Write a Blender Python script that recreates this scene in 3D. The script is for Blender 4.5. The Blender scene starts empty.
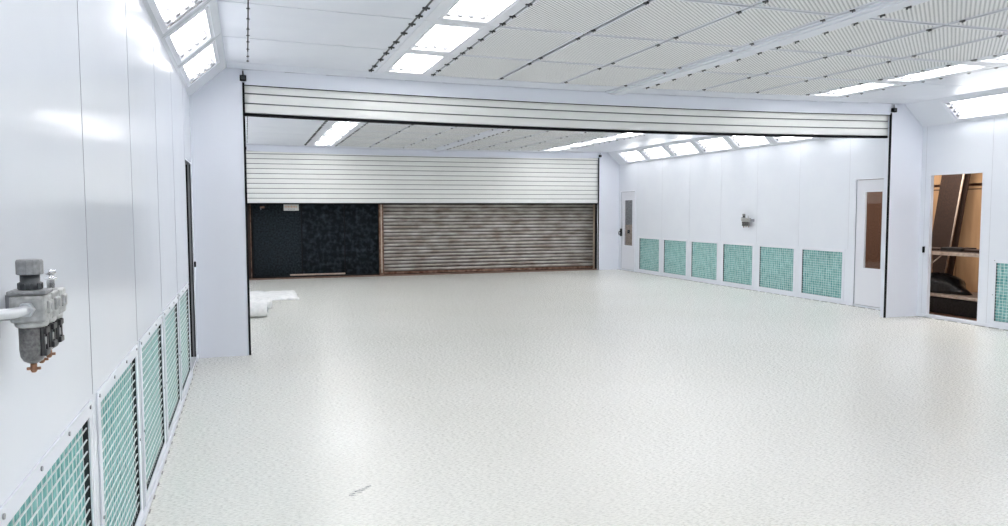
import bpy, bmesh, math, random
from mathutils import Vector, Matrix
random.seed(4)
S = bpy.context.scene
C = S.collection
PI = math.pi

# ------------------------------------------------------------------ materials
def mat(name, col=(.8, .8, .8), rough=.5, metal=0., emit=None, estr=1., coat=0., spec=.5):
    m = bpy.data.materials.new(name); m.use_nodes = True
    b = m.node_tree.nodes['Principled BSDF']
    b.inputs['Base Color'].default_value = (*col, 1)
    b.inputs['Roughness'].default_value = rough
    b.inputs['Metallic'].default_value = metal
    b.inputs['Specular IOR Level'].default_value = spec
    b.inputs['Coat Weight'].default_value = coat
    if emit:
        b.inputs['Emission Color'].default_value = (*emit, 1)
        b.inputs['Emission Strength'].default_value = estr
    return m

def nodes(m):
    nt = m.node_tree
    return nt, nt.nodes['Principled BSDF'], nt.nodes.new, nt.links.new

def noise_mix(m, c1, c2, scale=(1, 1, 1), nscale=5., detail=4., lo=.4, hi=.6, bump=0., rough=None):
    nt, b, N, L = nodes(m)
    tc = N('ShaderNodeTexCoord'); mp = N('ShaderNodeMapping'); nz = N('ShaderNodeTexNoise'); cr = N('ShaderNodeValToRGB')
    mp.inputs['Scale'].default_value = scale
    nz.inputs['Scale'].default_value = nscale; nz.inputs['Detail'].default_value = detail
    cr.color_ramp.elements[0].position = lo; cr.color_ramp.elements[1].position = hi
    cr.color_ramp.elements[0].color = (*c1, 1); cr.color_ramp.elements[1].color = (*c2, 1)
    L(tc.outputs['Object'], mp.inputs[0]); L(mp.outputs[0], nz.inputs['Vector']); L(nz.outputs[0], cr.inputs[0])
    L(cr.outputs[0], b.inputs['Base Color'])
    if bump:
        bp = N('ShaderNodeBump'); bp.inputs['Strength'].default_value = bump; bp.inputs['Distance'].default_value = .01
        L(nz.outputs[0], bp.inputs['Height']); L(bp.outputs[0], b.inputs['Normal'])
    return m

WALL = noise_mix(mat('white_wall_paint', rough=.16, spec=.36), (.785, .82, .885), (.80, .835, .895), nscale=2.2, bump=.02)
CEIL = noise_mix(mat('white_ceiling_panel', rough=.35), (.745, .78, .86), (.765, .80, .875), nscale=3)
BEAM = mat('white_beam_paint', (.775, .805, .88), .45, spec=.3)
SLAT = noise_mix(mat('cream_white_slat', rough=.3), (.85, .86, .84), (.87, .88, .86), nscale=3)
FRAME = mat('white_frame_paint', (.775, .80, .865), .35)
WIRE = mat('white_wire', (.86, .89, .89), .4)
BLACK = mat('black_rubber', (.008, .008, .010), .8, spec=.15)
DARKM = mat('dark_metal_clip', (.05, .055, .06), .4, .3)
DARKV = mat('dark_void', (.03, .032, .036), .9)
GREYM = mat('grey_steel', (.34, .35, .37), .35, .6)
SEAM = mat('grey_seam', (.30, .32, .36), .6)
SCREW = mat('screw_steel', (.35, .36, .38), .3, .8)
TUBE = mat('fluorescent_tube', (.95, .95, .95), .4, emit=(1., .985, .975), estr=25.)
TUBEW = mat('fluorescent_tube_slanted', (.95, .95, .95), .4, emit=(1., .985, .975), estr=13.)
REFL = mat('lamp_reflector', (.88, .88, .90), .3)
SOCK = mat('lamp_socket', (.42, .43, .46), .5)
ALU = noise_mix(mat('cast_aluminium', rough=.45, metal=.35), (.34, .345, .34), (.56, .565, .555), nscale=60, lo=.3, hi=.7, bump=.1)
KNOB = noise_mix(mat('grey_plastic', rough=.5), (.20, .205, .21), (.30, .305, .31), nscale=120, lo=.3, hi=.7)
BOWL = noise_mix(mat('smoky_bowl', rough=.3), (.10, .10, .10), (.24, .235, .23), nscale=150, lo=.3, hi=.7)
GUARD = mat('black_bowl_guard', (.03, .03, .032), .4)
BRASS = mat('brass_drain', (.28, .14, .08), .5, .4)
CHROME = mat('chrome', (.75, .76, .78), .2, 1.)
PIPE = mat('galvanised_pipe', (.66, .68, .70), .3, .5)
WHITEP = noise_mix(mat('white_plastic_sheet', rough=.5), (.80, .81, .81), (.9, .9, .9), nscale=14, bump=.3)
DOORW = mat('white_door_leaf', (.79, .805, .86), .2)

# pane: thin clear glass
def glass(name, tint=(1, 1, 1), gl=.08):
    m = bpy.data.materials.new(name); m.use_nodes = True; nt = m.node_tree; nt.nodes.clear()
    o = nt.nodes.new('ShaderNodeOutputMaterial'); mx = nt.nodes.new('ShaderNodeMixShader')
    t = nt.nodes.new('ShaderNodeBsdfTransparent'); g = nt.nodes.new('ShaderNodeBsdfGlossy')
    t.inputs[0].default_value = (*tint, 1); g.inputs['Roughness'].default_value = .03
    mx.inputs[0].default_value = gl
    nt.links.new(t.outputs[0], mx.inputs[1]); nt.links.new(g.outputs[0], mx.inputs[2]); nt.links.new(mx.outputs[0], o.inputs[0])
    return m
PANE = glass('clear_pane')

# floor: pale sealed floor with a fine mottled, scuffed skin
def floor_mat():
    m = mat('pale_sealed_floor', rough=.25, spec=.4)
    nt, b, N, L = nodes(m)
    tc = N('ShaderNodeTexCoord')
    def nz(sc, ns, det, lo, hi, a, bb):
        mp = N('ShaderNodeMapping'); mp.inputs['Scale'].default_value = sc
        n = N('ShaderNodeTexNoise'); n.inputs['Scale'].default_value = ns; n.inputs['Detail'].default_value = det
        r = N('ShaderNodeValToRGB'); r.color_ramp.elements[0].position = lo; r.color_ramp.elements[1].position = hi
        r.color_ramp.elements[0].color = (*a, 1); r.color_ramp.elements[1].color = (*bb, 1)
        L(tc.outputs['Object'], mp.inputs[0]); L(mp.outputs[0], n.inputs['Vector']); L(n.outputs[0], r.inputs[0]); return n, r
    n1, r1 = nz((1, 1, 1), .55, 3, .35, .65, (.75, .75, .70), (.79, .79, .75))
    n2, r2 = nz((5, 16, 1), 8, 6, .30, .70, (.86, .86, .86), (1, 1, 1))
    n3, r3 = nz((9, 34, 1), 3.0, 5, .30, .52, (.82, .82, .81), (1, 1, 1))
    m1 = N('ShaderNodeMixRGB'); m1.blend_type = 'MULTIPLY'; m1.inputs[0].default_value = .6
    m2 = N('ShaderNodeMixRGB'); m2.blend_type = 'MULTIPLY'; m2.inputs[0].default_value = .55
    L(r1.outputs[0], m1.inputs[1]); L(r2.outputs[0], m1.inputs[2]); L(m1.outputs[0], m2.inputs[1]); L(r3.outputs[0], m2.inputs[2])
    L(m2.outputs[0], b.inputs['Base Color'])
    bp = N('ShaderNodeBump'); bp.inputs['Strength'].default_value = .4; bp.inputs['Distance'].default_value = .004
    L(n3.outputs[0], bp.inputs['Height']); L(bp.outputs[0], b.inputs['Normal'])
    mr = N('ShaderNodeMapRange'); mr.inputs['To Min'].default_value = .14; mr.inputs['To Max'].default_value = .42
    L(n2.outputs[0], mr.inputs[0]); L(mr.outputs[0], b.inputs['Roughness'])
    return m
FLOOR = floor_mat()

# perforated / expanded mesh of the ceiling diffusers
def perf_mat():
    m = mat('perforated_diffuser', rough=.5)
    nt, b, N, L = nodes(m)
    tc = N('ShaderNodeTexCoord'); sp = N('ShaderNodeSeparateXYZ'); L(tc.outputs['Object'], sp.inputs[0])
    def mth(op, a, bb=None):
        n = N('ShaderNodeMath'); n.operation = op
        for i, v in enumerate((a, bb)):
            if v is None: continue
            if isinstance(v, (int, float)): n.inputs[i].default_value = v
            else: L(v, n.inputs[i])
        return n.outputs[0]
    px, py = .021, .0185
    sx = mth('SINE', mth('MULTIPLY', sp.outputs[0], PI / px)); sy = mth('SINE', mth('MULTIPLY', sp.outputs[1], PI / py))
    pr = mth('MULTIPLY', sx, sy)
    cr = N('ShaderNodeValToRGB'); cr.color_ramp.elements[0].position = .32; cr.color_ramp.elements[1].position = .52
    cr.color_ramp.elements[0].color = (.86, .87, .885, 1); cr.color_ramp.elements[1].color = (.17, .185, .21, 1)
    L(pr, cr.inputs[0])
    L(cr.outputs[0], b.inputs['Base Color'])
    return m
PERF = perf_mat()

def teal_mat():
    m = mat('teal_filter_media', rough=.9)
    nt, b, N, L = nodes(m)
    tc = N('ShaderNodeTexCoord'); mp = N('ShaderNodeMapping'); mp.inputs['Scale'].default_value = (1, 5, 1)
    n = N('ShaderNodeTexNoise'); n.inputs['Scale'].default_value = 9; n.inputs['Detail'].default_value = 5
    r = N('ShaderNodeValToRGB'); r.color_ramp.elements[0].position = .35; r.color_ramp.elements[1].position = .68
    r.color_ramp.elements[0].color = (.085, .31, .305, 1); r.color_ramp.elements[1].color = (.37, .64, .62, 1)
    L(tc.outputs['Object'], mp.inputs[0]); L(mp.outputs[0], n.inputs['Vector']); L(n.outputs[0], r.inputs[0]); L(r.outputs[0], b.inputs['Base Color'])
    return m
TEAL = teal_mat()

PLY = noise_mix(mat('plywood', rough=.6), (.46, .27, .14), (.60, .37, .20), scale=(1, 2, .4), nscale=4, lo=.3, hi=.7)
PLYD = noise_mix(mat('dark_stained_board', rough=.7), (.022, .011, .007), (.06, .028, .017), nscale=60, lo=.35, hi=.7)
BROWN = noise_mix(mat('brown_hardboard', rough=.8), (.16, .075, .045), (.30, .15, .09), nscale=40, lo=.3, hi=.7)
EARTH = noise_mix(mat('brown_dusty_floor', rough=.9), (.10, .05, .03), (.28, .14, .09), nscale=18, lo=.3, hi=.7)
PALEW = noise_mix(mat('pale_worn_wood', rough=.7), (.42, .33, .26), (.62, .52, .44), nscale=20, lo=.3, hi=.7)
BAG = noise_mix(mat('black_plastic_bag', rough=.35), (.006, .006, .007), (.02, .02, .022), nscale=30, bump=.6)
NAVY = noise_mix(mat('sooty_dark_blue_steel', rough=.85, spec=.15), (.004, .007, .010), (.028, .040, .048), nscale=26, detail=8, lo=.35, hi=.75)
NAVY2 = noise_mix(mat('dark_blue_steel_worn', rough=.85, spec=.15), (.004, .007, .010), (.05, .066, .08), nscale=9, detail=8, lo=.45, hi=.9)
RUSTY = noise_mix(mat('weathered_shutter_steel', rough=.5, metal=.3), (.28, .24, .21), (.55, .54, .52), scale=(1, 1, 3), nscale=2.5, detail=6, lo=.35, hi=.65)
RUST = noise_mix(mat('rust_brown', rough=.85), (.12, .05, .03), (.30, .20, .15), nscale=12, detail=6, lo=.35, hi=.65)
CONC = noise_mix(mat('dusty_concrete', rough=.8), (.30, .27, .25), (.46, .43, .40), nscale=6, detail=6, lo=.35, hi=.65)
GREYB = noise_mix(mat('grey_blue_cabinet', rough=.5), (.20, .23, .26), (.32, .35, .38), nscale=30)
TAN = noise_mix(mat('tan_board', rough=.7), (.42, .36, .30), (.55, .48, .41), nscale=25)

# ------------------------------------------------------------------ mesh helpers
class MB:
    def __init__(s): s.bm = bmesh.new()
    def box(s, x0, x1, y0, y1, z0, z1, M=None, bev=0):
        vs = [s.bm.verts.new(Vector(p)) for p in [(x0, y0, z0), (x1, y0, z0), (x1, y1, z0), (x0, y1, z0), (x0, y0, z1), (x1, y0, z1), (x1, y1, z1), (x0, y1, z1)]]
        fs = [s.bm.faces.new([vs[i] for i in f]) for f in [(3, 2, 1, 0), (4, 5, 6, 7), (0, 1, 5, 4), (1, 2, 6, 5), (2, 3, 7, 6), (3, 0, 4, 7)]]
        if M is not None:
            for v in vs: v.co = M @ v.co
        if bev:
            es = list({e for f in fs for e in f.edges})
            bmesh.ops.bevel(s.bm, geom=es, offset=bev, segments=2, profile=.5, affect='EDGES')
        return s
    def tube(s, pts, r, n=12, cap=True):
        pts = [Vector(p) for p in pts]; rings = []
        rs = r if isinstance(r, (list, tuple)) else [r] * len(pts)
        for i, p in enumerate(pts):
            t = (pts[min(i + 1, len(pts) - 1)] - pts[max(i - 1, 0)]).normalized()
            a = Vector((0, 0, 1)) if abs(t.z) < .9 else Vector((1, 0, 0))
            u = t.cross(a).normalized(); w = t.cross(u).normalized()
            rings.append([s.bm.verts.new(p + (u * math.cos(k * 2 * PI / n) + w * math.sin(k * 2 * PI / n)) * rs[i]) for k in range(n)])
        for a, b in zip(rings, rings[1:]):
            for k in range(n):
                f = s.bm.faces.new([a[k], a[(k + 1) % n], b[(k + 1) % n], b[k]]); f.smooth = True
        if cap:
            s.bm.faces.new(rings[0][::-1]); s.bm.faces.new(rings[-1])
        return s
    def lathe(s, prof, cx=0, cy=0, n=20, smooth=True):
        return s.tube_z([(r, z) for r, z in prof], cx, cy, n, smooth)
    def tube_z(s, prof, cx, cy, n, smooth):
        rings = [[s.bm.verts.new((cx + r * math.cos(k * 2 * PI / n), cy + r * math.sin(k * 2 * PI / n), z)) for k in range(n)] for r, z in prof]
        for a, b in zip(rings, rings[1:]):
            for k in range(n):
                f = s.bm.faces.new([a[k], a[(k + 1) % n], b[(k + 1) % n], b[k]]); f.smooth = smooth
        s.bm.faces.new(rings[0][::-1]); s.bm.faces.new(rings[-1]); return s
    def prism(s, poly, axis, a, b):
        # poly in the two other axes, extruded along axis from a to b
        def P(p, t):
            q = list(p); q.insert(axis, t); return q
        A = [s.bm.verts.new(P(p, a)) for p in poly]; B = [s.bm.verts.new(P(p, b)) for p in poly]
        n = len(poly)
        s.bm.faces.new(A); s.bm.faces.new(B[::-1])
        for k in range(n): s.bm.faces.new([A[k], B[k], B[(k + 1) % n], A[(k + 1) % n]])
        return s
    def cells(s, ys, zs, x0, x1, openings):
        """solid slab from x0 to x1 over the y/z range with rectangular openings"""
        Y = sorted(set([round(v, 5) for v in ys] + [round(v, 5) for o in openings for v in o[:2]]))
        Z = sorted(set([round(v, 5) for v in zs] + [round(v, 5) for o in openings for v in o[2:]]))
        Y = [v for v in Y if ys[0] - 1e-4 <= v <= ys[-1] + 1e-4]; Z = [v for v in Z if zs[0] - 1e-4 <= v <= zs[-1] + 1e-4]
        def fill(i, j):
            if i < 0 or j < 0 or i >= len(Y) - 1 or j >= len(Z) - 1: return False
            cy, cz = (Y[i] + Y[i + 1]) / 2, (Z[j] + Z[j + 1]) / 2
            return not any(o[0] < cy < o[1] and o[2] < cz < o[3] for o in openings)
        cache = {}
        def V(x, y, z):
            k = (x, y, z)
            if k not in cache: cache[k] = s.bm.verts.new(k)
            return cache[k]
        for i in range(len(Y) - 1):
            for j in range(len(Z) - 1):
                if not fill(i, j): continue
                a, b, c, d = Y[i], Y[i + 1], Z[j], Z[j + 1]
                s.bm.faces.new([V(x1, a, c), V(x1, b, c), V(x1, b, d), V(x1, a, d)])
                s.bm.faces.new([V(x0, a, c), V(x0, a, d), V(x0, b, d), V(x0, b, c)])
                if not fill(i - 1, j): s.bm.faces.new([V(x0, a, c), V(x1, a, c), V(x1, a, d), V(x0, a, d)])
                if not fill(i + 1, j): s.bm.faces.new([V(x0, b, c), V(x0, b, d), V(x1, b, d), V(x1, b, c)])
                if not fill(i, j - 1): s.bm.faces.new([V(x0, a, c), V(x0, b, c), V(x1, b, c), V(x1, a, c)])
                if not fill(i, j + 1): s.bm.faces.new([V(x0, a, d), V(x1, a, d), V(x1, b, d), V(x0, b, d)])
        return s
    def sagx(s, f):
        for v in s.bm.verts: v.co.z += f(v.co.x)
        return s
    def build(s, name, m, parent=None, loc=(0, 0, 0), rot=(0, 0, 0)):
        bmesh.ops.recalc_face_normals(s.bm, faces=s.bm.faces[:])
        me = bpy.data.meshes.new(name); s.bm.to_mesh(me); s.bm.free()
        me.materials.append(m)
        o = bpy.data.objects.new(name, me); C.objects.link(o)
        o.location = loc; o.rotation_euler = rot
        if parent: o.parent = parent
        return o

def thing(name, label, cat, loc=(0, 0, 0), rot=(0, 0, 0), group=None):
    o = bpy.data.objects.new(name, None); C.objects.link(o); o.empty_display_size = .1
    o.location = loc; o.rotation_euler = rot; o['label'] = label; o['category'] = cat
    if group: o['group'] = group
    return o
def tag(o, label, cat, group=None):
    o['label'] = label; o['category'] = cat
    if group: o['group'] = group
    return o
def struct(o, label=None):
    o['kind'] = 'structure'
    if label: o['label'] = label
    return o
KIDS = {}
def kids(o): return [c for c in bpy.data.objects if c.parent == o]
def dup(root, loc, rot, label, group=None, skip=()):
    if root.name not in KIDS: KIDS[root.name] = [(c, kids(c)) for c in kids(root)]
    r = root.copy(); C.objects.link(r); r.location = loc; r.rotation_euler = rot; r['label'] = label
    if group: r['group'] = group
    for ch, gs in KIDS[root.name]:
        if ch.name.split('.')[0] in skip: continue
        c = ch.copy(); C.objects.link(c); c.parent = r
        for g in gs:
            d = g.copy(); C.objects.link(d); d.parent = c
    return r

# ------------------------------------------------------------------ dimensions (metres)
WL, WR = -.512, 8.93            # side walls
XL, XR = -.0125, 8.3755         # opening edges
D1, D2, DF = 8.365, 17.55, 18.0 # first divider, second divider, factory doors
YB = -1.7                       # wall behind the camera
HZ = 2.64                       # bottom of the slanted haunch
ZC = 2.95                       # ceiling at its edges (it dips a little mid-span)
HX = .356                       # haunch width in plan
HL = math.hypot(HX, ZC - HZ); TH = math.atan2(HX, ZC - HZ)
PER = 1.135; PERF_ = 1.13
def sag(x):
    t = (x - WL) / (WR - WL); return -.055 * 4 * t * (1 - t)
def slope(x):
    return math.atan(-(-.055 * 4 * (1 - 2 * (x - WL) / (WR - WL)) / (WR - WL)))
nearY = [7.42 - PER * k for k in range(8)]
farY = [16.58 - PERF_ * k for k in range(7)]
XS = [1.225, 1.865, 2.602, 3.339, 4.056, 4.341, 5.078, 5.815, 6.552, 7.17]   # column joints in the ceiling
ORD = ['first', 'second', 'third', 'fourth', 'fifth', 'sixth', 'seventh', 'eighth', 'ninth', 'tenth']

# ------------------------------------------------------------------ floor
struct(MB().box(WL - .1, WR + .1, YB, D2 + .02, -.08, 0).build('floor', FLOOR), 'pale speckled sealed floor with faint scuffs')
struct(MB().box(WL - .5, WR + .5, D2 + .02, DF + 1.2, -.09, -.012).build('floor_beyond', CONC), 'dusty concrete strip outside the far opening')
struct(MB().box(WL - .5, WR + .5, DF - .40, DF - .062, -.012, .004).build('trim_threshold', RUST), 'rusty threshold rail before the factory doors')
sc = MB()
for k in range(26):
    a = random.uniform(-.15, .5); x = .54 + random.uniform(-.06, .06); y = 4.07 + (x - .54) * .9 + random.uniform(-.02, .02); l = random.uniform(.008, .04)
    sc.box(-l / 2, l / 2, -.0012, .0012, 0.0002, .0008, Matrix.Translation((x, y, 0)) @ Matrix.Rotation(a, 4, 'Z'))
tag(sc.build('floor_scuff', mat('scuff_grey', (.16, .17, .19), .8)), 'small dark grey scuff mark on the pale floor, lower middle', 'scuff mark')

# ------------------------------------------------------------------ side walls
OW = .465; FZ0, FZ1 = .088, .83
grL = [6.845 - 1.13 * k for k in range(7)]
grRn = [6.72 - 1.13 * k for k in range(7)]
grRf = [15.99 - 1.142 * k for k in range(6)]
grLf = [15.99 - 1.142 * k for k in range(6)]
DR = (7.42, 8.2, .05, 1.965)
gop = lambda L: [(y - OW, y + OW, FZ0, FZ1) for y in L]
DO1 = (8.85, 9.56, 0.03, 1.955); DO2 = (16.7, 17.42, 0.03, 1.955)
struct(MB().cells([YB, D2 + .1], [0, HZ + .01], WL - .05, WL, gop(grL) + [(7.46, 8.17, .05, 1.965)] + gop(grLf)).build('wall_left', WALL), 'glossy white panelled booth wall')
struct(MB().cells([YB, D2 + .1], [0, HZ + .01], WR, WR + .05, gop(grRn) + gop(grRf) + [DR, DO1, DO2]).build('wall_right', WALL), 'glossy white panelled booth wall')
struct(MB().box(WL - .05, WR + .05, YB - .05, YB, 0, 3.1).build('wall_back', WALL))
# panel joints (thin raised cover strips)
n = 1
SEAMF = mat('faint_seam', (.56, .58, .63), .5)
def seam(x, y, z0, z1, side):
    global n
    m = MB(); m.box(x - .0012, x + .0012, y - .0022, y + .0022, z0, z1)
    struct(m.build('trim_%d' % n, SEAM if side > 0 else SEAMF)); n += 1
for k in range(6): seam(WL, 7.41 - 1.13 * (k + 1), .88, HZ, 1)
for k in range(7): seam(WR, 7.29 - 1.13 * (k + 1), .88, HZ, -1)
seam(WL, 7.41, .88, HZ, 1); seam(WR, 7.29, .05, HZ, -1); seam(WR, 8.29, .02, HZ, -1)
for k in range(7): seam(WR, 15.99 + .571 - 1.142 * k, .88, HZ, -1)
# baseboards
bd = MB()
for a, b in [(YB, 7.46), (8.17, D1), (D1 + .1, D2)]: bd.box(WL, WL + .012, a, b, .004, .043)
struct(bd.build('baseboard_left', FRAME))
bd = MB()
for a, b in [(YB, 7.42), (8.2, D1), (D1 + .1, 8.85), (9.56, 16.7), (17.42, D2)]: bd.box(WR - .012, WR, a, b, .004, .043)
struct(bd.build('baseboard_right', FRAME))
bd = MB()
y = YB
while y < D2:      # anchor tabs under the skirting
    if not (D1 - .1 < y < D1 + .2):
        bd.box(WR - .03, WR - .013, y, y + .13, .0, .006); bd.box(WL + .013, WL + .02, y, y + .05, .0, .004)
    y += .2
struct(bd.build('trim_floor_joint', mat('joint_sealant', (.30, .29, .28), .8)))

# ------------------------------------------------------------------ haunches with openings for lights
SW0, SW1 = .062, .367
def haunch(x, mirror, y0, y1, L, nm, lab):
    c = (y0 + y1) / 2; sg = -1 if mirror else 1
    ops = [(sg * (y - c) - .46, sg * (y - c) + .46, SW0, SW1) for y in L]
    o = MB().cells([y0 - c, y1 - c], [0, HL], -.02, 0, ops).build(nm, WALL, None, (x, c, HZ), (0, TH, PI if mirror else 0))
    struct(o, lab)
    for yy in L[:-1]:
        s_ = yy - (L[0] - L[1]) / 2
        struct(MB().box(-.002, .0015, -.002, .002, 0.01, HL - .01).build('trim_haunch_joint', SEAM, None, (x, s_, HZ), (0, TH, PI if mirror else 0)))
hN = [y - .09 for y in nearY]
haunch(WL, 0, YB, D1, hN, 'trim_haunch_near_left', 'slanted white panel strip holding lights, left of near bay')
haunch(WR, 1, YB, D1, hN, 'trim_haunch_near_right', 'slanted white panel strip holding lights, right of near bay')
haunch(WL, 0, D1 + .1, D2, farY, 'trim_haunch_far_left', 'slanted white panel strip holding lights, left of far bay')
haunch(WR, 1, D1 + .1, D2, farY, 'trim_haunch_far_right', 'slanted white panel strip holding lights, right of far bay')

# ------------------------------------------------------------------ ceiling slabs and flat panels
struct(MB().box(WL - .05, WR + .05, YB, DF + 1.2, 3.14, 3.2).build('ceiling_upper', DARKV))
cl = MB()
g = .018
def strip(x0, x1, ya, yb, dz=0, th=.012, seg=4):
    for i in range(seg):
        a = x0 + (x1 - x0) * i / seg; b = x0 + (x1 - x0) * (i + 1) / seg
        vs = []
        for (xx, yy, zz) in [(a, ya, 0), (b, ya, 0), (b, yb, 0), (a, yb, 0), (a, ya, th), (b, ya, th), (b, yb, th), (a, yb, th)]:
            vs.append(cl.bm.verts.new((xx, yy, ZC + dz + zz + sag(xx))))
        for f in [(3, 2, 1, 0), (4, 5, 6, 7), (0, 1, 5, 4), (2, 3, 7, 6)] + ([(3, 0, 4, 7)] if i == 0 else []) + ([(1, 2, 6, 5)] if i == seg - 1 else []):
            cl.bm.faces.new([vs[i_] for i_ in f])
for cs, per, ye in ((nearY, PER, D1 - .024), (farY, PERF_, D2 - .024)):
    for k, y in enumerate(cs):
        ya, yb = y - per / 2 + g / 2, y + per / 2 - g / 2
        for x0, x1 in ((WL + HX, .040), (.050, XS[0] - .012), (XS[9] + .012, WR - HX), (XS[0] + .010, XS[0] + .063), (XS[9] - .063, XS[9] - .010)):
            strip(x0, x1, ya, yb)
    # fillers between last module and divider
    yb0 = cs[0] + per / 2 + g / 2
    strip(WL + HX, XS[4] - .01, yb0, ye, seg=10); strip(XS[5] + .01, WR - HX, yb0, ye, seg=10)
yend = farY[-1] - PERF_ / 2
strip(WL + HX, XS[4] - .01, D1 + .09, yend, seg=10); strip(XS[5] + .01, WR - HX, D1 + .09, yend, seg=10)
strip(WL + HX, WR - HX, YB, nearY[-1] - PER / 2, seg=12)
for d in (D1, D2):
    b = MB()
    for i in range(20):
        x0 = XL + (XR - XL) * i / 20; x1 = XL + (XR - XL) * (i + 1) / 20; z = ZC + .003 + sag((x0 + x1) / 2); b.box(x0, x1, d - .0235, d - .0005, z, z + .006)
    struct(b.build('trim_header_joint', SEAM))
struct(cl.build('ceiling', CEIL), 'white ceiling of flat panels around the filter grid')

# central beam running away from the camera
for (a, b) in ((YB, D1 + .01), (D1 + .09, D2 + .01)):
    m = MB(); z = ZC + sag(4.2)
    m.box(4.066, 4.331, a, b, z - .004, z + .05); m.box(4.10, 4.30, a, b, z - .018, z - .0045); m.box(4.15, 4.25, a, b, z - .026, z - .0185)
    tag(m.build('ceiling_beam', BEAM), 'white stepped duct cover running down the middle of the %s bay ceiling' % ('near' if a < 0 else 'far'), 'beam')

# ------------------------------------------------------------------ ceiling filters
def clipmesh(big=1.):
    m = MB(); b = big
    m.box(-.026 * b, .026 * b, -.010 * b, .010 * b, -.010 * b, .004); m.box(-.006, .006, -.028 * b, .028 * b, -.006, .004)
    m.tube([(0, 0, -.009), (0, 0, -.022 * b)], .006 * b, 8)
    return m
def make_filter(lab, loc, rot):
    t = thing('ceiling_filter', lab, 'ceiling filter', loc, rot, 'perforated ceiling filter panels')
    hx, hy = .3525, .554; b = .020
    f = MB()
    f.box(-hx, hx, -hy, -hy + b, 0, .014); f.box(-hx, hx, hy - b, hy, 0, .014)
    f.box(-hx, -hx + b, -hy + b, hy - b, 0, .014); f.box(hx - b, hx, -hy + b, hy - b, 0, .014)
    f.build('frame', FRAME, t)
    MB().box(-hx + b, hx - b, -hy + b, hy - b, .003, .012).build('diffuser_mesh', PERF, t)
    for yy in (-.42, .42): clipmesh(.75).build('clip', DARKM, t, (hx + .014, yy, 0))
    return t
fil = None
cols = [(1, 2), (2, 3), (3, 4), (5, 6), (6, 7), (7, 8)]
cw = ['beside left light row', 'middle column left of duct cover', 'directly left of duct cover', 'directly right of duct cover', 'middle column right of duct cover', 'beside right light row']
for bay, cs, kk in (('near', nearY, 6), ('far', farY, 5)):
    for k in range(kk):
        for j, (i0, i1) in enumerate(cols):
            x = (XS[i0] + XS[i1]) / 2
            loc = (x, cs[k], ZC + sag(x)); rot = (0, slope(x), 0)
            lab = 'perforated ceiling filter, %s row from %s header, %s' % (ORD[k], bay, cw[j])
            if fil is None: fil = make_filter(lab, loc, rot)
            else:
                dup(fil, loc, rot, lab)
# rows no camera near here can see still close the ceiling: plain perforated sheets
pl = MB()
for bay, cs, k0 in (('n', nearY, 6), ('f', farY, 5)):
    for y in cs[k0:]:
        for (i0, i1) in cols:
            pl.box(XS[i0] + .008, XS[i1] - .008, y - .56, y + .56, ZC - .045, ZC - .035)
struct(pl.build('ceiling_rear', PERF))

# dark joint rails with latches along the light rows
def latch_row(x, cs, lab, big=1., rail=True):
    t = thing('latch_rail', lab, 'latch rail', (x, cs[0], ZC + sag(x)), (0, 0, 0), None)
    m = MB(); m.box(-.007 * big, .007 * big, cs[-1] - cs[0] - .56, .565 + .2, .002, .012); (len(t.name) > 0 and rail) and m.build('rail', mat('dark_rail', (.10, .11, .12), .5), t)
    for y in cs[:6]:
        for dy in (-.43, -.12, .22, .45):
            clipmesh(big).build('latch', DARKM, t, (0, y - cs[0] + dy, 0))
for bay, cs in (('near', nearY), ('far', farY)):
    latch_row(XS[0], cs, 'dark latch rail on the %s bay ceiling, outer side of left light row' % bay, 1.)
    latch_row(XS[1], cs, 'dark latch rail on the %s bay ceiling, inner side of left light row' % bay, .9)
    latch_row(XS[8] + .002, cs, 'dark latch rail on the %s bay ceiling, inner side of right light row' % bay, .6)
    latch_row(XS[9], cs, 'dark latch rail on the %s bay ceiling, outer side of right light row' % bay, .6)
    latch_row(.045, cs, 'row of small dark latches beside the left slanted strip, %s bay' % bay, .5, False)
    latch_row(XS[5] + .003, cs, 'row of black latches along right edge of %s duct cover' % bay, 1.1, False)

# ------------------------------------------------------------------ lights
def make_light(hw, fx, fy, nm, lab, cat, loc, rot, grp, tm):
    t = thing(nm, lab, cat, loc, rot, grp)
    hy = .46
    f = MB()
    f.box(-fx, fx, -fy, -hy, -.002, .012); f.box(-fx, fx, hy, fy, -.002, .012)
    f.box(-fx, -hw, -hy, hy, -.002, .012); f.box(hw, fx, -hy, hy, -.002, .012)
    e = .008
    f.box(-hw - .03, -hw - .03 + e, -hy - .03, hy + .03, -.006, -.0021); f.box(hw + .022, hw + .03, -hy - .03, hy + .03, -.006, -.0021)
    f.build('frame', FRAME, t)
    r = MB()
    r.box(-hw - .002, hw + .002, -hy - .002, hy + .002, .088, .093)
    r.box(-hw - .006, -hw - .001, -hy - .002, hy + .002, .013, .088); r.box(hw + .001, hw + .006, -hy - .002, hy + .002, .013, .088)
    r.box(-hw, hw, -hy - .006, -hy - .001, .013, .088); r.box(-hw, hw, hy + .001, hy + .006, .013, .088)
    r.build('reflector', REFL, t)
    MB().box(-hw + .001, hw - .001, -hy + .001, hy - .001, .004, .008).build('pane', PANE, t)
    for k in range(4):
        x = hw * (-.75 + .5 * k)
        tb = MB().tube([(x, -hy + .05, .05), (x, hy - .05, .05)], .013, 8).build('tube', tm, t)
        s = MB()
        for q in (-1, 1): s.box(x - .018, x + .018, min(q * (hy - .004), q * (hy - .055)), max(q * (hy - .004), q * (hy - .055)), .018, .087, bev=.008)
        s.build('socket', SOCK, tb)
    return t
cw_ = (XS[1] - XS[0]) / 2
lt = None; lh = None
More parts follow.
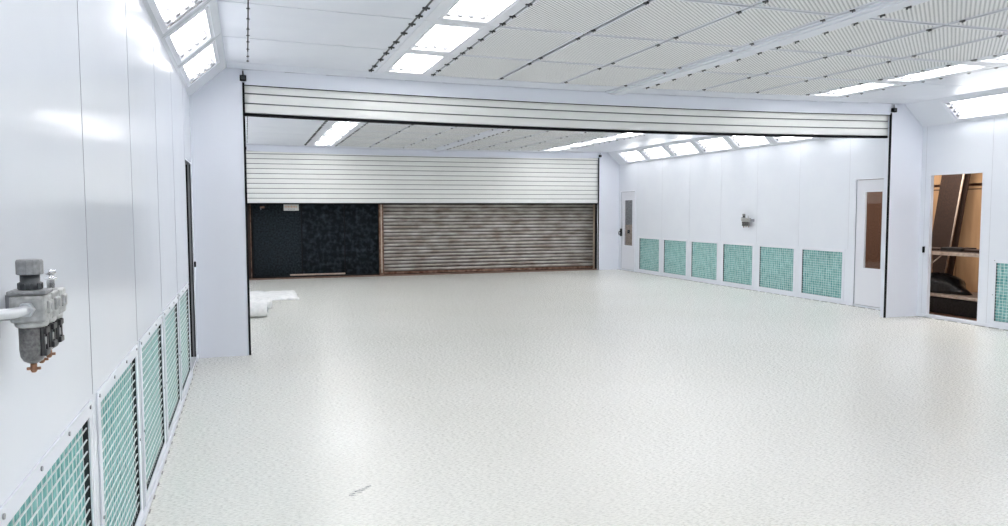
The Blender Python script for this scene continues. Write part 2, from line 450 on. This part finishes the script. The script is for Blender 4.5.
for bay, cs, hs, ref in (('near', nearY, hN, 'open roller door'), ('far', farY, farY, 'far roller door')):
    for side in ('left', 'right'):
        x = (XS[0] + XS[1]) / 2 + .03 if side == 'left' else (XS[8] + XS[9]) / 2 - .03
        for k, y in enumerate(cs):
            lab = 'bright four-tube ceiling light, %s row of %s bay, %s from %s' % (side, bay, ORD[k], ref)
            loc = (x, y, ZC + sag(x)); rot = (0, slope(x), 0)
            if lt is None: lt = make_light(.172, .285, .562, 'ceiling_light', lab, 'ceiling light', loc, rot, 'ceiling light rows', TUBE)
            else: dup(lt, loc, rot, lab)
    for side in ('left', 'right'):
        sm = (SW0 + SW1) / 2
        for k, y in enumerate(hs):
            lab = 'slanted light above the %s wall of %s bay, %s from %s' % (side, bay, ORD[k], ref)
            if side == 'left': loc = (WL + math.sin(TH) * sm, y, HZ + math.cos(TH) * sm); rot = (0, TH - PI / 2, 0)
            else: loc = (WR - math.sin(TH) * sm, y, HZ + math.cos(TH) * sm); rot = (0, TH - PI / 2, PI)
            if lh is None: lh = make_light((SW1 - SW0) / 2 - .004, (SW1 - SW0) / 2 + .035, .50, 'slanted_wall_light', lab, 'wall light', loc, rot, 'slanted wall lights', TUBEW)
            else: dup(lh, loc, rot, lab)

# ------------------------------------------------------------------ dividers with beam
def divider(y, nm, lab, zb):
    m = MB()
    m.box(WL, XL, y, y + .1, 0, HZ); m.box(XR, WR, y, y + .1, 0, HZ)
    m.prism([(WL, HZ), (XL, HZ), (XL, ZC + .1), (WL + HX, ZC + .1), (WL + HX, ZC), (WL, HZ + .01)], 1, y, y + .1)
    m.prism([(WR, HZ), (XR, HZ), (XR, ZC + .1), (WR - HX, ZC + .1), (WR - HX, ZC), (WR, HZ + .01)], 1, y, y + .1)
    N = 28; front = []
    for i in range(N + 1):
        x = XL + (XR - XL) * i / N
        front.append([m.bm.verts.new((x, yy, zz)) for yy, zz in ((y, zb + sag(x)), (y, 3.12), (y + .045, 3.12), (y + .045, zb + sag(x)))])
    for a, b in zip(front, front[1:]):
        for q in range(4): m.bm.faces.new([a[q], b[q], b[(q + 1) % 4], a[(q + 1) % 4]])
    struct(m.build(nm, BEAM), lab)
divider(D1, 'wall_middle', 'white dividing wall and sagging header beam around the open roller door', 2.80)
divider(D2, 'wall_far', 'white dividing wall and header around the far roller door', 2.81)
for d in (D1, D2):
    a = struct(MB().box(XL - .19 + .005, XL, d - .012, d, 2.955, 2.958).build('trim_corner', FRAME))

def roller(y, zb, zt, sagf, nm, lab, sl, rubber=.03):
    t = thing(nm, lab, 'roller door', ((XL + XR) / 2, y + .06, 0)); ox = -(XL + XR) / 2
    N = 28
    def ext(prof, name, m, x0=XL + .01, x1=XR - .01, closed=False):
        b = MB(); cols_ = []
        for i in range(N + 1):
            x = x0 + (x1 - x0) * i / N
            cols_.append([b.bm.verts.new((x + ox, yy, zz + sagf(x))) for yy, zz in prof])
        K = len(prof)
        for a, c in zip(cols_, cols_[1:]):
            for q in range(K if closed else K - 1): b.bm.faces.new([a[q], c[q], c[(q + 1) % K], a[(q + 1) % K]])
        b.bm.faces.new(cols_[0]); b.bm.faces.new(cols_[-1])
        return b.build(name, m, t)
    z = zt + .1; prof = []; grooves = []
    z = zb + rubber
    pf = []
    while z < zt + .15:
        pf += [(0.006, z + .001), (-.006, z + .007), (-.009, z + sl / 2), (-.006, z + sl - .009), (.006, z + sl - .004)]
        z += sl
    back = [(.03, pf[-1][1]), (.03, pf[0][1])]
    ext(pf + back, 'slat_curtain', SLAT, closed=True)
    z = zb + rubber + sl; k = 0
    while z < zt + .1:
        ext([(-.0058, z - .0065), (-.0058, z + .0055), (.004, z + .0055), (.004, z - .0065)], 'slat_joint', SEAM2, closed=True); z += sl; k += 1
    ext([(-.012, zb), (-.012, zb + rubber), (.034, zb + rubber), (.034, zb)], 'bottom_seal', BLACK, closed=True)
    ext([(-.05, zt - .018), (-.05, zt - .006), (-.04, zt - .006), (-.04, zt - .018)], 'top_brush', BLACK, closed=True)
    for sx, q in ((XL, 1), (XR, -1)):
        b = MB(); x0, x1 = sorted((sx + ox, sx + ox + q * .022)); b.box(x0, x1, -.066, -.045, .002, zt)
        b.build('guide_rail', BLACK, t)
    return t
SEAM2 = mat('slat_joint_grey', (.13, .14, .15), .7)
roller(D1, 2.49, 2.81, sag, 'roller_door', 'rolled-up white slatted door hanging under the near header beam', .100)
roller(D2, 1.645, 2.81, lambda x: 0, 'roller_door', 'half-lowered white slatted door at the far end of the room', .107)
for d, bay in ((D1, 'near'), (D2, 'far')):
    for x, sd, dx in ((XL, 'left', 0), (XR, 'right', .005)):
        t = thing('limit_switch', 'small black limit switch at top %s corner of %s roller door' % (sd, bay), 'switch', (x + dx + .01, d, 2.86 + sag(x)), group='roller door limit switches')
        MB().box(-.032, .032, -.045, -.001, -.028, .028, bev=.004).build('body', BLACK, t)
        MB().box(-.02, .02, -.052, -.0455, -.016, .016).build('lid', DARKM, t)
        MB().tube([(0, -.02, .028), (0, -.02, .075)], .006, 8).build('cable', BLACK, t)

# ------------------------------------------------------------------ extraction grilles
def make_grille(lab, loc, rot):
    t = thing('extract_grille', lab, 'air grille', loc, rot, 'teal extract filter grilles')
    oy = OW - .004; fo = .512
    f = MB(); z0, z1 = .047, .873; ZZ0, ZZ1 = FZ0 + .004, FZ1 - .004
    f.box(.001, .006, -fo, fo, ZZ1, z1); f.box(.001, .006, -fo, fo, z0, ZZ0)
    f.box(.001, .006, -fo, -oy, ZZ0, ZZ1); f.box(.001, .006, oy, fo, ZZ0, ZZ1)
    f.build('frame', FRAME, t)
    h_ = MB(); a = .003
    h_.box(-.037, 0, -OW + .0005, -OW + a, FZ0, FZ1); h_.box(-.037, 0, OW - a, OW - .0005, FZ0, FZ1)
    h_.box(-.037, 0, -OW + a, OW - a, FZ1 - a, FZ1 - .0005); h_.box(-.037, 0, -OW + a, OW - a, FZ0 + .0005, FZ0 + a)
    h_.build('housing', DARKV, t)
    MB().box(-.036, -.018, -OW + .004, OW - .004, FZ0 + .004, FZ1 - .004).build('filter_pad', TEAL, t)
    w = MB(); n_ = 19
    for i in range(1, n_):
        z = FZ0 + (FZ1 - FZ0) * i / n_; w.box(-.006, -.002, -oy, oy, z - .0019, z + .0019)
    for i in range(1, 18):
        y = -oy + 2 * oy * i / 18; w.box(-.0085, -.0062, y - .0010, y + .0010, ZZ0, ZZ1)
    w.build('wire_grid', WIRE, t)
    for yy in (-.48, -.16, .16, .48): MB().tube([(.006, yy, z1 - .018), (.010, yy, z1 - .018)], .0065, 10).build('screw', SCREW, t)
    for yy in (-.49, .49): MB().tube([(.006, yy, .42), (.010, yy, .42)], .0065, 10).build('screw', SCREW, t)
    return t
gr = None
for k, y in enumerate(grL):
    lab = 'teal filter grille low on left wall, %s from the doorway' % ORD[k]
    if gr is None: gr = make_grille(lab, (WL, y, 0), (0, 0, 0))
    else: dup(gr, (WL, y, 0), (0, 0, 0), lab)
for k, y in enumerate(grRn[:3]): dup(gr, (WR, y, 0), (0, 0, PI), 'teal filter grille low on near right wall, %s past the open doorway' % ORD[k])
for k, y in enumerate(grRf): dup(gr, (WR, y, 0), (0, 0, PI), 'teal filter grille on far right wall, %s from the far door' % ORD[k], skip=('screw',))
for k, y in enumerate(grLf): dup(gr, (WL, y, 0), (0, 0, 0), 'teal filter grille on far left wall behind the divider, %s from the far end' % ORD[k], skip=('screw',))
pl = MB()
for y in grRn[3:]: pl.box(WR + .02, WR + .03, y - OW, y + OW, FZ0, FZ1)
struct(pl.build('wall_right_filters', TEAL))

# ------------------------------------------------------------------ personnel doors
def handle(parent, loc, rz, name='handle'):
    b = MB()
    b.box(-.012, .014, -.032, .032, -.10, .09, bev=.005)
    b.tube([(.01, 0, .02), (.055, 0, .02), (.06, 0, -.02), (.05, 0, -.075)], [.011, .011, .013, .012], 10)
    return b.build(name, BLACK, parent, loc, (0, 0, rz))
def pdoor(num, y0, y1, wy0, wy1, wz0, wz1, lab, hy):
    x = WR + .008
    d = MB().cells([y0 + .004, y1 - .004], [.036, 1.949], x, x + .036, [(wy0, wy1, wz0, wz1)]).build('door_%d' % num, DOORW); struct(d, lab)
    MB().box(x + .012, x + .018, wy0 + .001, wy1 - .001, wz0 + .001, wz1 - .001).build('pane', glass('door_glass_%d' % num, (.85, .87, .88), .06), d)
    f = MB(); a = .016
    f.box(x - .004, x - .0005, wy0 - a, wy1 + a, wz1, wz1 + a); f.box(x - .004, x - .0005, wy0 - a, wy1 + a, wz0 - a, wz0)
    f.box(x - .004, x - .0005, wy0 - a, wy0, wz0, wz1); f.box(x - .004, x - .0005, wy1, wy1 + a, wz0, wz1)
    f.build('window_frame', FRAME, d)
    fr = MB(); a = .03
    fr.box(WR - .008, WR - .0005, y0 - a, y0, 0.005, 1.955 + a); fr.box(WR - .008, WR - .0005, y1, y1 + a, .005, 1.955 + a); fr.box(WR - .008, WR - .0005, y0, y1, 1.956, 1.955 + a)
    fr.build('door_frame', FRAME, d)
    MB().box(WR - .002, WR + .008, y0 + .0005, y1 - .0005, 1.9515, 1.9555).build('top_gap_seal', BLACK, d)
    MB().box(WR - .0005, WR + .007, y1 - .0035, y1 - .0005, .04, 1.95).build('side_gap_seal', SEAM, d)
    if hy: handle(d, (WR - .012, hy, .95), PI)
    return d
pdoor(1, 8.85, 9.56, 9.05, 9.39, .61, 1.765, 'white door with narrow window just past the near divider', None)
pdoor(2, 16.7, 17.42, 16.84, 17.27, .63, 1.745, 'white door with narrow window at the far end of right wall', 17.40)
# open doorways: white frame, sill, strike
def dframe(x, q, y0, y1, num, lab):
    b = MB(); a = .014; z1 = 1.965
    xa, xb = sorted((x + q * .0005, x + q * (.004 if q < 0 else .0015)))
    b.box(xa, xb, y0 - a, y0, .047, z1 + a); b.box(xa, xb, y1, y1 + a, .047, z1 + a); b.box(xa, xb, y0, y1, z1, z1 + a); b.box(xa, xb, y0 - a, y1 + a, .02, .0465)
    d = struct(b.build('door_%d' % num, FRAME), lab)
    return d
dr = dframe(WR, -1, DR[0], DR[1], 3, 'open white-framed doorway in the near right wall')
bb = MB().box(WR - .022, WR - .001, 8.262, 8.29, .90, .985, bev=.003).build('latch_plate', BLACK, dr)
dl = dframe(WL, 1, 7.46, 8.17, 4, 'open doorway in left wall seen almost edge-on')
bb = MB().box(WL + .001, WL + .02, 8.235, 8.26, .945, 1.0, bev=.003).build('latch_plate', BLACK, dl)
MB().box(WL - .0495, WL - .030, 8.158, 8.1695, .055, 1.960).build('jamb_seal', BLACK, dl)
MB().box(WL - .0295, WL - .014, 8.160, 8.1695, .055, 1.960).build('jamb_strip', GREYM, dl)
MB().box(WL - .0135, WL - .001, 8.158, 8.1695, .055, 1.960).build('jamb_seal', DARKM, dl)

# ------------------------------------------------------------------ space beyond the doorways
struct(MB().box(WR + .05, 11.2, 6.2, DF + 1, -.08, -.02).build('floor_corridor', EARTH))
struct(MB().box(10.75, 10.8, 6.2, DF + 1, -.02, 3.0).build('wall_corridor', BROWN), 'brown board wall outside the booth')
struct(MB().box(WR + .05, 10.8, 6.15, 6.2, -.02, 3.0).build('wall_corridor_end', BROWN))
struct(MB().box(WR + .05, 10.8, 6.15, DF + 1, 3.0, 3.05).build('ceiling_corridor', BROWN))
struct(MB().box(WL - 1.6, WL - 1.55, 6, DF + 1, -.02, 3.0).build('wall_outer_left', GREYB))
struct(MB().box(WL - 1.6, WL - .05, 5.8, DF + 1, -.08, -.02).build('floor_outer_left', EARTH))
# plywood sheets against the corridor wall
for i, (y0, y1, z1, lab) in enumerate([(9.30, 10.10, 1.86, 'tall orange plywood sheet at the left of the doorway view'), (8.15, 9.28, 1.86, 'wide orange plywood sheet behind the leaning dark board')]):
    t = thing('plywood_sheet', lab, 'plywood', (10.70, (y0 + y1) / 2, -.02), group='plywood sheets behind the doorway'); hw = (y1 - y0) / 2
    MB().box(-.02, 0, -hw, hw, 0, z1 + .02, bev=.002).build('board', PLY, t)
    MB().box(-.022, -.0205, -hw + .002, hw - .002, z1 - .035, z1 - .02).build('batten', PLYD, t)
MB_ = MB().box(10.66, 10.735, 7.9, 10.3, 1.90, 2.6).build('plywood_sheet', PLY); tag(MB_, 'upper plywood panel above the two orange sheets beyond the doorway', 'plywood')
t = thing('dark_board', 'wide dark brown board leaning inside the doorway', 'board', (10.35, 9.42, -.02), (-.0, 0, 0))
b = MB().box(-.02, .02, -.19, .19, 0, 2.6, Matrix.Rotation(.155, 4, 'X')); b.build('plank', PLYD, t)
tag(MB().tube([(10.3, 9.22, .0), (10.3, 8.78, 2.6)], .013, 10).build('steel_tube', PALEW), 'thin pale metal tube leaning beside the dark board', 'tube')
b = MB().box(-.012, .012, -.055, .055, 0, 2.55, Matrix.Rotation(.158, 4, 'X')).build('narrow_dark_board', PLYD, None, (10.42, 9.25, -.02)); tag(b, 'narrow dark strip for the shadow right of the pale tube', 'board')  # dark strip stands for the shadow beside the pale tube
tag(MB().box(9.60, 10.0, 7.9, 9.2, -.019, .21, bev=.01).build('crate', BAG), 'low dark box added for the shade under the bench', 'crate')  # made-up dark box, fills in the shade below the lower shelf
# bench
t = thing('workbench', 'rough workbench with lower shelf seen through the doorway', 'workbench', (9.75, 8.35, -.02))
MB().box(-.3, .4, -.95, .95, .88, .92).build('benchtop', PLYD, t)
MB().box(-.325, -.3005, -.95, .95, .865, .915).build('front_edge', PALEW, t)
MB().box(-.3, .4, -.95, .95, .26, .30).build('shelf', PALEW, t)
for yy in (-.9, .88):
    for xx in (-.27, .35): MB().box(xx, xx + .045, yy, yy + .045, 0, .8795).build('leg', PALEW, t)
MB().tube([(-.28, .38, .66), (-.28, .12, .865)], .010, 8).build('brace', PALEW, t)
b = MB(); NS, NR = 22, 9
rows = []
for j in range(NR + 1):
    ph = j / NR * PI / 2; row = []
    for i in range(NS):
        th = i / NS * 2 * PI; rr = math.cos(ph) ** .7 * (1 + .10 * math.sin(3 * th + j) + .05 * math.sin(7 * th))
        row.append(b.bm.verts.new((.2 * rr * math.cos(th), .40 * rr * math.sin(th) + .1 * math.sin(ph), .27 * math.sin(ph) * (1 + .06 * math.sin(5 * th)))))
    rows.append(row)
for r0, r1 in zip(rows, rows[1:]):
    for i in range(NS):
        f = b.bm.faces.new([r0[i], r0[(i + 1) % NS], r1[(i + 1) % NS], r1[i]]); f.smooth = True
b.bm.faces.new(rows[0][::-1])
bag = b.build('rubbish_bag', BAG, None, (9.72, 8.62, .281)); tag(bag, 'slumped black plastic bag on the lower bench shelf', 'bag')
for i, (y, w, h_, lab) in enumerate([(8.05, .26, .035, 'flat dark offcut on the bench top, right end'), (8.4, .34, .05, 'dark bundle on the bench top, middle'), (8.8, .28, .03, 'flat dark offcut on the bench top, left end')]):
    o = MB().box(-.15, .15, -w / 2, w / 2, 0, h_, Matrix.Rotation(.2 * i - .15, 4, 'Z'), bev=.008).build('offcut', BAG if i == 1 else PLYD, None, (9.7, y, .901)); tag(o, lab, 'offcut')
t = thing('storage_cabinet', 'grey blue cabinet seen through the far door window', 'cabinet', (9.4, 17.82, -.02))
MB().box(-.4, .5, -.2, .25, 1.15, 2.3).build('body', GREYB, t); MB().box(-.4, .5, -.22, .25, 0, 1.148).build('base_unit', TAN, t)
MB().box(-.20, -.14, -.24, -.2205, .93, 1.02).build('handle', BLACK, t)

# ------------------------------------------------------------------ factory doors behind the far opening
t = thing('sliding_door', 'sooty dark blue steel sliding door at far left', 'door', (1.5, DF, -.012))
for i, (x0, x1) in enumerate([(.13, 1.17), (1.18, 2.13), (2.14, 2.90)]):
    b = MB(); b.box(x0 - 1.5, x1 - 1.5, 0, .03, .05, 2.75)
    b.build('door_panel', NAVY2 if i else NAVY, t)
b = MB()
for x in (1.175, 2.135): b.box(x - 1.5 - .012, x - 1.5 + .012, -.014, -.0005, .05, 2.75)
b.build('joint_strip', BLACK, t)
b = MB(); b.box(-.60, 2.13 - 1.5, -.03, -.001, .052, .085); b.build('bottom_rail', PALEW, t)
b = MB(); b.box(.02 - 1.5, .06 - 1.5, -.05, .03, 0, 2.75); b.build('side_post', PLYD, t)
b = MB(); b.box(.065 - 1.5, .085 - 1.5, -.06, .0, 0, 2.75); b.build('side_post', RUST, t)
t = thing('door_post', 'narrow brown steel post between dark door and shutter', 'post', (2.975, DF - .03, -.012))
MB().box(-.05, .05, -.03, .06, 0, 2.75).build('post', RUST, t); MB().box(-.012, .014, -.045, -.031, .06, 2.75).build('post_edge', PALEW, t)
t = thing('rolling_shutter', 'weathered brown steel rolling shutter across the far wall', 'shutter', (5.7, DF, -.012))
b = MB(); pf = []
z = .09; p = .083
def shutter_prof():
    q = []; zz = .09
    while zz < 2.7:
        for k in range(6): q.append((-.024 * math.sin(PI * (k / 5.2)) , zz + p * k / 6))
        zz += p
    return q
pf = shutter_prof() + [(.02, 2.75), (.02, .09)]
x0, x1 = 3.04 - 5.7, 8.42 - 5.7
A = [b.bm.verts.new((x0, yy, zz)) for yy, zz in pf]; B = [b.bm.verts.new((x1, yy, zz)) for yy, zz in pf]
for k in range(len(pf)): b.bm.faces.new([A[k], B[k], B[(k + 1) % len(pf)], A[(k + 1) % len(pf)]])
b.build('shutter_slats', RUSTY, t)
b = MB(); zz = .09
while zz < 2.7: b.box(x0, x1, -.006, -.0005, zz - .011, zz + .007); zz += p
b.build('slat_joints', mat('shutter_gap_black', (.02, .012, .009), .8), t)
MB().box(x0, x1, -.03, .02, .03, .0795).build('bottom_rail', RUST, t)
MB().box(x1 + .005, x1 + .035, -.05, .02, 0, 2.75).build('guide_rail', PALEW, t)
struct(MB().box(WL - 1.6, 11, DF + .1, DF + .15, -.02, 3.1).build('wall_factory', DARKV))
# sign on the dark door
t = thing('door_sign', 'small white sign with orange lettering on the dark door', 'sign', (.955, DF - .016, 1.58))
MB().box(-.165, .165, -.006, 0, -.07, .075).build('board', mat('sign_white', (.82, .82, .80), .5), t)
ORG = mat('sign_orange', (.80, .32, .06), .6)
b = MB(); x = -.135
for w, hgt in ((.018, .05), (.016, .04), (.02, .045), (.016, .035), (.02, .05), (.018, .04), (.016, .045), (.02, .035)):
    b.box(x, x + w * .45, -.0085, -.0065, -.005, -.005 + hgt); b.box(x, x + w, -.0085, -.0065, .01, .018); x += .034
b.build('lettering', ORG, t)
b = MB()
for x in (-.07, -.035, .0, .03, .065): b.box(x, x + .02, -.0085, -.0065, -.045, -.030)
b.build('small_print', GREYM, t)
t = thing('door_bolt', 'small grey bolt plate near top left of dark door', 'bolt', (.33, DF - .001, 1.58))
MB().box(-.05, .05, -.02, 0, -.015, .03, bev=.003).build('plate', RUST, t); MB().tube([(-.03, -.025, .005), (-.03, -.025, -.05)], .008, 8).build('bolt', GREYM, t)

# ------------------------------------------------------------------ white sheeting on the floor behind the left jamb
def sheet(x0, x1, y0, y1, z, amp, name, lab, seed):
    random.seed(seed); b = MB(); nx, ny = 14, 14; V = []
    for i in range(nx + 1):
        col = []
        for j in range(ny + 1):
            x = x0 + (x1 - x0) * i / nx + (random.uniform(-.02, .02)); y = y0 + (y1 - y0) * j / ny + random.uniform(-.02, .02)
            col.append(b.bm.verts.new((x, y, z + amp * random.random())))
        V.append(col)
    for i in range(nx):
        for j in range(ny): b.bm.faces.new([V[i][j], V[i + 1][j], V[i + 1][j + 1], V[i][j + 1]]).smooth = True
    ex = bmesh.ops.extrude_face_region(b.bm, geom=b.bm.faces[:])
    for v in ex['geom']:
        if isinstance(v, bmesh.types.BMVert): v.co.z = .001
    return tag(b.build(name, WHITEP), lab, 'sheeting')
sheet(-.35, .80, 13.35, 14.75, .018, .035, 'plastic_sheet', 'crumpled white plastic sheet lying flat behind the left divider', 2)
sheet(-.30, .33, 12.35, 13.0, .07, .06, 'folded_sheet', 'folded white plastic pad between flat sheet and white roll', 3)
t = thing('plastic_roll', 'fat white roll on the floor just behind the left divider', 'roll', (-.05, 11.35, 0), (0, 0, 0))
b = MB().tube([(-.40, 0, .112), (.02, 0, .112), (.29, .0, .112)], [.108, .112, .106], 24); b.build('sheeting', WHITEP, t)
MB().tube([(.288, 0, .112), (.303, 0, .112)], .035, 16).build('core', SOCK, t)

# ------------------------------------------------------------------ compressed-air filter regulator
def make_frl(lab, loc, rot, pipe_len=1.2):
    t = thing('air_filter_regulator', lab, 'air regulator', loc, rot)   # +x out of the wall, -y towards the camera
    X = .098; P = .072
    MB().box(.034, .046, -.050, -.041, .085, .225, bev=.002).build('mounting_bar', GREYM, t)
    MB().box(0, .0335, -.047, -.043, .12, .15).build('bracket_arm', GREYM, t)
    MB().box(.0465, X - .030, -.049, -.042, .125, .15).build('bracket_arm', GREYM, t)
    MB().box(0, X - .02, P * 2 + .0345, P * 2 + .041, .11, .16).build('bracket_arm', GREYM, t)
    for i in range(3):
        y = P * i
        z0 = .115; b = MB()
        b.box(X - .036, X + .036, y - .034, y + .034, z0, z0 + .062, bev=.006)
        b.lathe([(.031, z0 - .012), (.034, z0 - .008), (.034, z0 + .001)], X, y, 24)
        b.box(X - .020, X + .042, y - .020, y + .020, z0 + .018, z0 + .048, bev=.004)
        bd_ = b.build('body', ALU, t)
        MB().tube([(X + .0365, y, z0 + .033), (X + .043, y, z0 + .033)], .008, 14).build('port_plug', GREYM, bd_)
        h_ = .084 if i == 0 else .076
        b = MB(); r = .027
        b.lathe([(.010, z0 - .012 - h_), (.020, z0 - .006 - h_), (r - .002, z0 - h_ + .004), (r, z0 - h_ + .02), (r, z0 - .0125)], X, y, 24)
        bo = b.build('bowl', BOWL, t)
        b = MB()
        for q in range(3):
            a = -.25 + q * .55 if False else (q - 1) * .62
            M = Matrix.Translation((X, y, 0)) @ Matrix.Rotation(a, 4, 'Z')
            b.box(r - .002, r + .004, -.004, .004, z0 - h_ + .006, z0 - .013, M)
        for zz in (z0 - .022, z0 - h_ + .012):
            M = Matrix.Translation((X, y, 0)); b.box(r - .004, r + .005, -.017, .017, zz - .007, zz + .007, M, bev=.002)
        b.build('bowl_guard', GUARD, bo)
        b = MB(); b.tube([(X + r - .004, y, z0 - .045), (X + r + .0025, y, z0 - .045)], .010, 14); b.build('sight_glass', ALU, bo)
        b = MB(); b.lathe([(.004, z0 - h_ - .034), (.007, z0 - h_ - .030), (.007, z0 - h_ - .0125)], X, y, 12); b.box(X - .014, X + .014, y - .003, y + .003, z0 - h_ - .028, z0 - h_ - .022)
        b.build('drain', BRASS, bo)
    # plate and adjusting knob on the first unit
    MB().box(X - .040, X + .038, -.036, .036, .178, .188, bev=.003).build('cover_plate', KNOB, t)
    b = MB(); b.lathe([(.024, .1885), (.024, .204), (.020, .206), (.020, .222)], X, 0, 24)
    for q in range(10):
        b.box(.023, .0255, -.003, .003, .190, .203, Matrix.Translation((X, 0, 0)) @ Matrix.Rotation(q * PI / 5, 4, 'Z'))
    b.build('knob_collar', DARKM, t)
    b = MB(); b.lathe([(.026, .2225), (.028, .224), (.028, .252), (.026, .256), (.020, .257)], X, 0, 12, smooth=False); b.build('adjusting_knob', KNOB, t)
    b = MB(); b.lathe([(.009, .1775), (.009, .198), (.014, .199), (.014, .204), (.009, .205), (.009, .212), (.012, .213), (.012, .222), (.006, .223)], X + .010, P * 2, 16); b.build('fill_plug', CHROME, t)
    b = MB(); b.lathe([(.012, .1775), (.012, .184), (.006, .185)], X, P, 12); b.build('top_cap', CHROME, t)
    b = MB(); b.tube([(X, -.0345, .146), (X, -.052, .146)], .017, 6, True); b.tube([(X, -.05, .146), (X, -.075, .146), (X - .012, -.10, .146), (X - .05, -.125, .146), (X - .07, -.17, .146), (X - .07, -pipe_len, .146)], .0115, 14); b.build('air_pipe', PIPE, t)
    return t
    return t
make_frl('three-bowl compressed air regulator mounted on near left wall', (WL - .0005, 1.795, 1.172), (0, 0, 0)).scale = (.9, .9, .9)
f2 = make_frl('tiny air regulator unit mounted on far right wall above grilles', (WR, 12.25, 1.17), (0, 0, PI), .19)

# ------------------------------------------------------------------ light beyond the booth
def lamp(name, loc, rot, size, power, col):
    l = bpy.data.lights.new(name, 'AREA'); l.energy = power; l.size = size[0]; l.shape = 'RECTANGLE'; l.size_y = size[1]; l.color = col
    o = bpy.data.objects.new(name, l); C.objects.link(o); o.location = loc; o.rotation_euler = rot; return o
lamp('workshop_lamp', (9.75, 8.6, 2.9), (0, 0, 0), (.3, 1.6), 62, (1, .93, .85))  # added fill light to brighten the plywood, no fixture known
lamp('corridor_lamp', (9.8, 13.0, 2.9), (0, 0, 0), (.3, 6), 45, (1, .95, .9))  # area light without a fixture, along the corridor
lamp('corridor_lamp', (9.5, 17.0, 2.9), (0, 0, 0), (.3, 1.2), 16, (1, .97, .93))  # area light without a fixture, at the corridor's far end
lamp('outer_lamp', (WL - 1.0, 9, 2.9), (0, 0, 0), (.3, 3), 12, (1, 1, 1))  # area light without a fixture, outside the left wall
lamp('yard_lamp', (4.0, D2 + .22, 3.05), (0, 0, 0), (8, .2), 24, (1, .96, .92))  # added fill light to brighten the shutter and dark door
w = bpy.data.worlds.new('World'); S.world = w; w.use_nodes = True
w.node_tree.nodes['Background'].inputs[0].default_value = (.7, .75, .85, 1); w.node_tree.nodes['Background'].inputs[1].default_value = .05

# ------------------------------------------------------------------ camera
f, yaw, pit, rol = 768.24, .3224, -.0682, -.0027
F = Vector((math.sin(yaw) * math.cos(pit), math.cos(yaw) * math.cos(pit), math.sin(pit)))
R = Vector((math.cos(yaw), -math.sin(yaw), 0)); U = R.cross(F)
R2 = R * math.cos(rol) + U * math.sin(rol); U2 = -R * math.sin(rol) + U * math.cos(rol)
cd = bpy.data.cameras.new('camera'); cam = bpy.data.objects.new('camera', cd); C.objects.link(cam)
cd.sensor_width = 36; cd.lens = f / 1008 * 36; cd.clip_start = .02; cd.clip_end = 200
M = Matrix((R2, U2, -F)).transposed().to_4x4(); M.translation = (0, 0, 1.5)
cam.matrix_world = M
S.camera = cam

S.view_settings.view_transform = 'Standard'; S.view_settings.look = 'None'; S.view_settings.gamma = 1
S.view_settings.use_curve_mapping = False; S.view_settings.exposure = .12
try:
    S.cycles.use_denoising = True; S.cycles.max_bounces = 10; S.cycles.diffuse_bounces = 6; S.cycles.glossy_bounces = 4
    S.cycles.transparent_max_bounces = 12; S.cycles.sample_clamp_indirect = 6; S.cycles.caustics_reflective = False; S.cycles.caustics_refractive = False
except Exception: pass
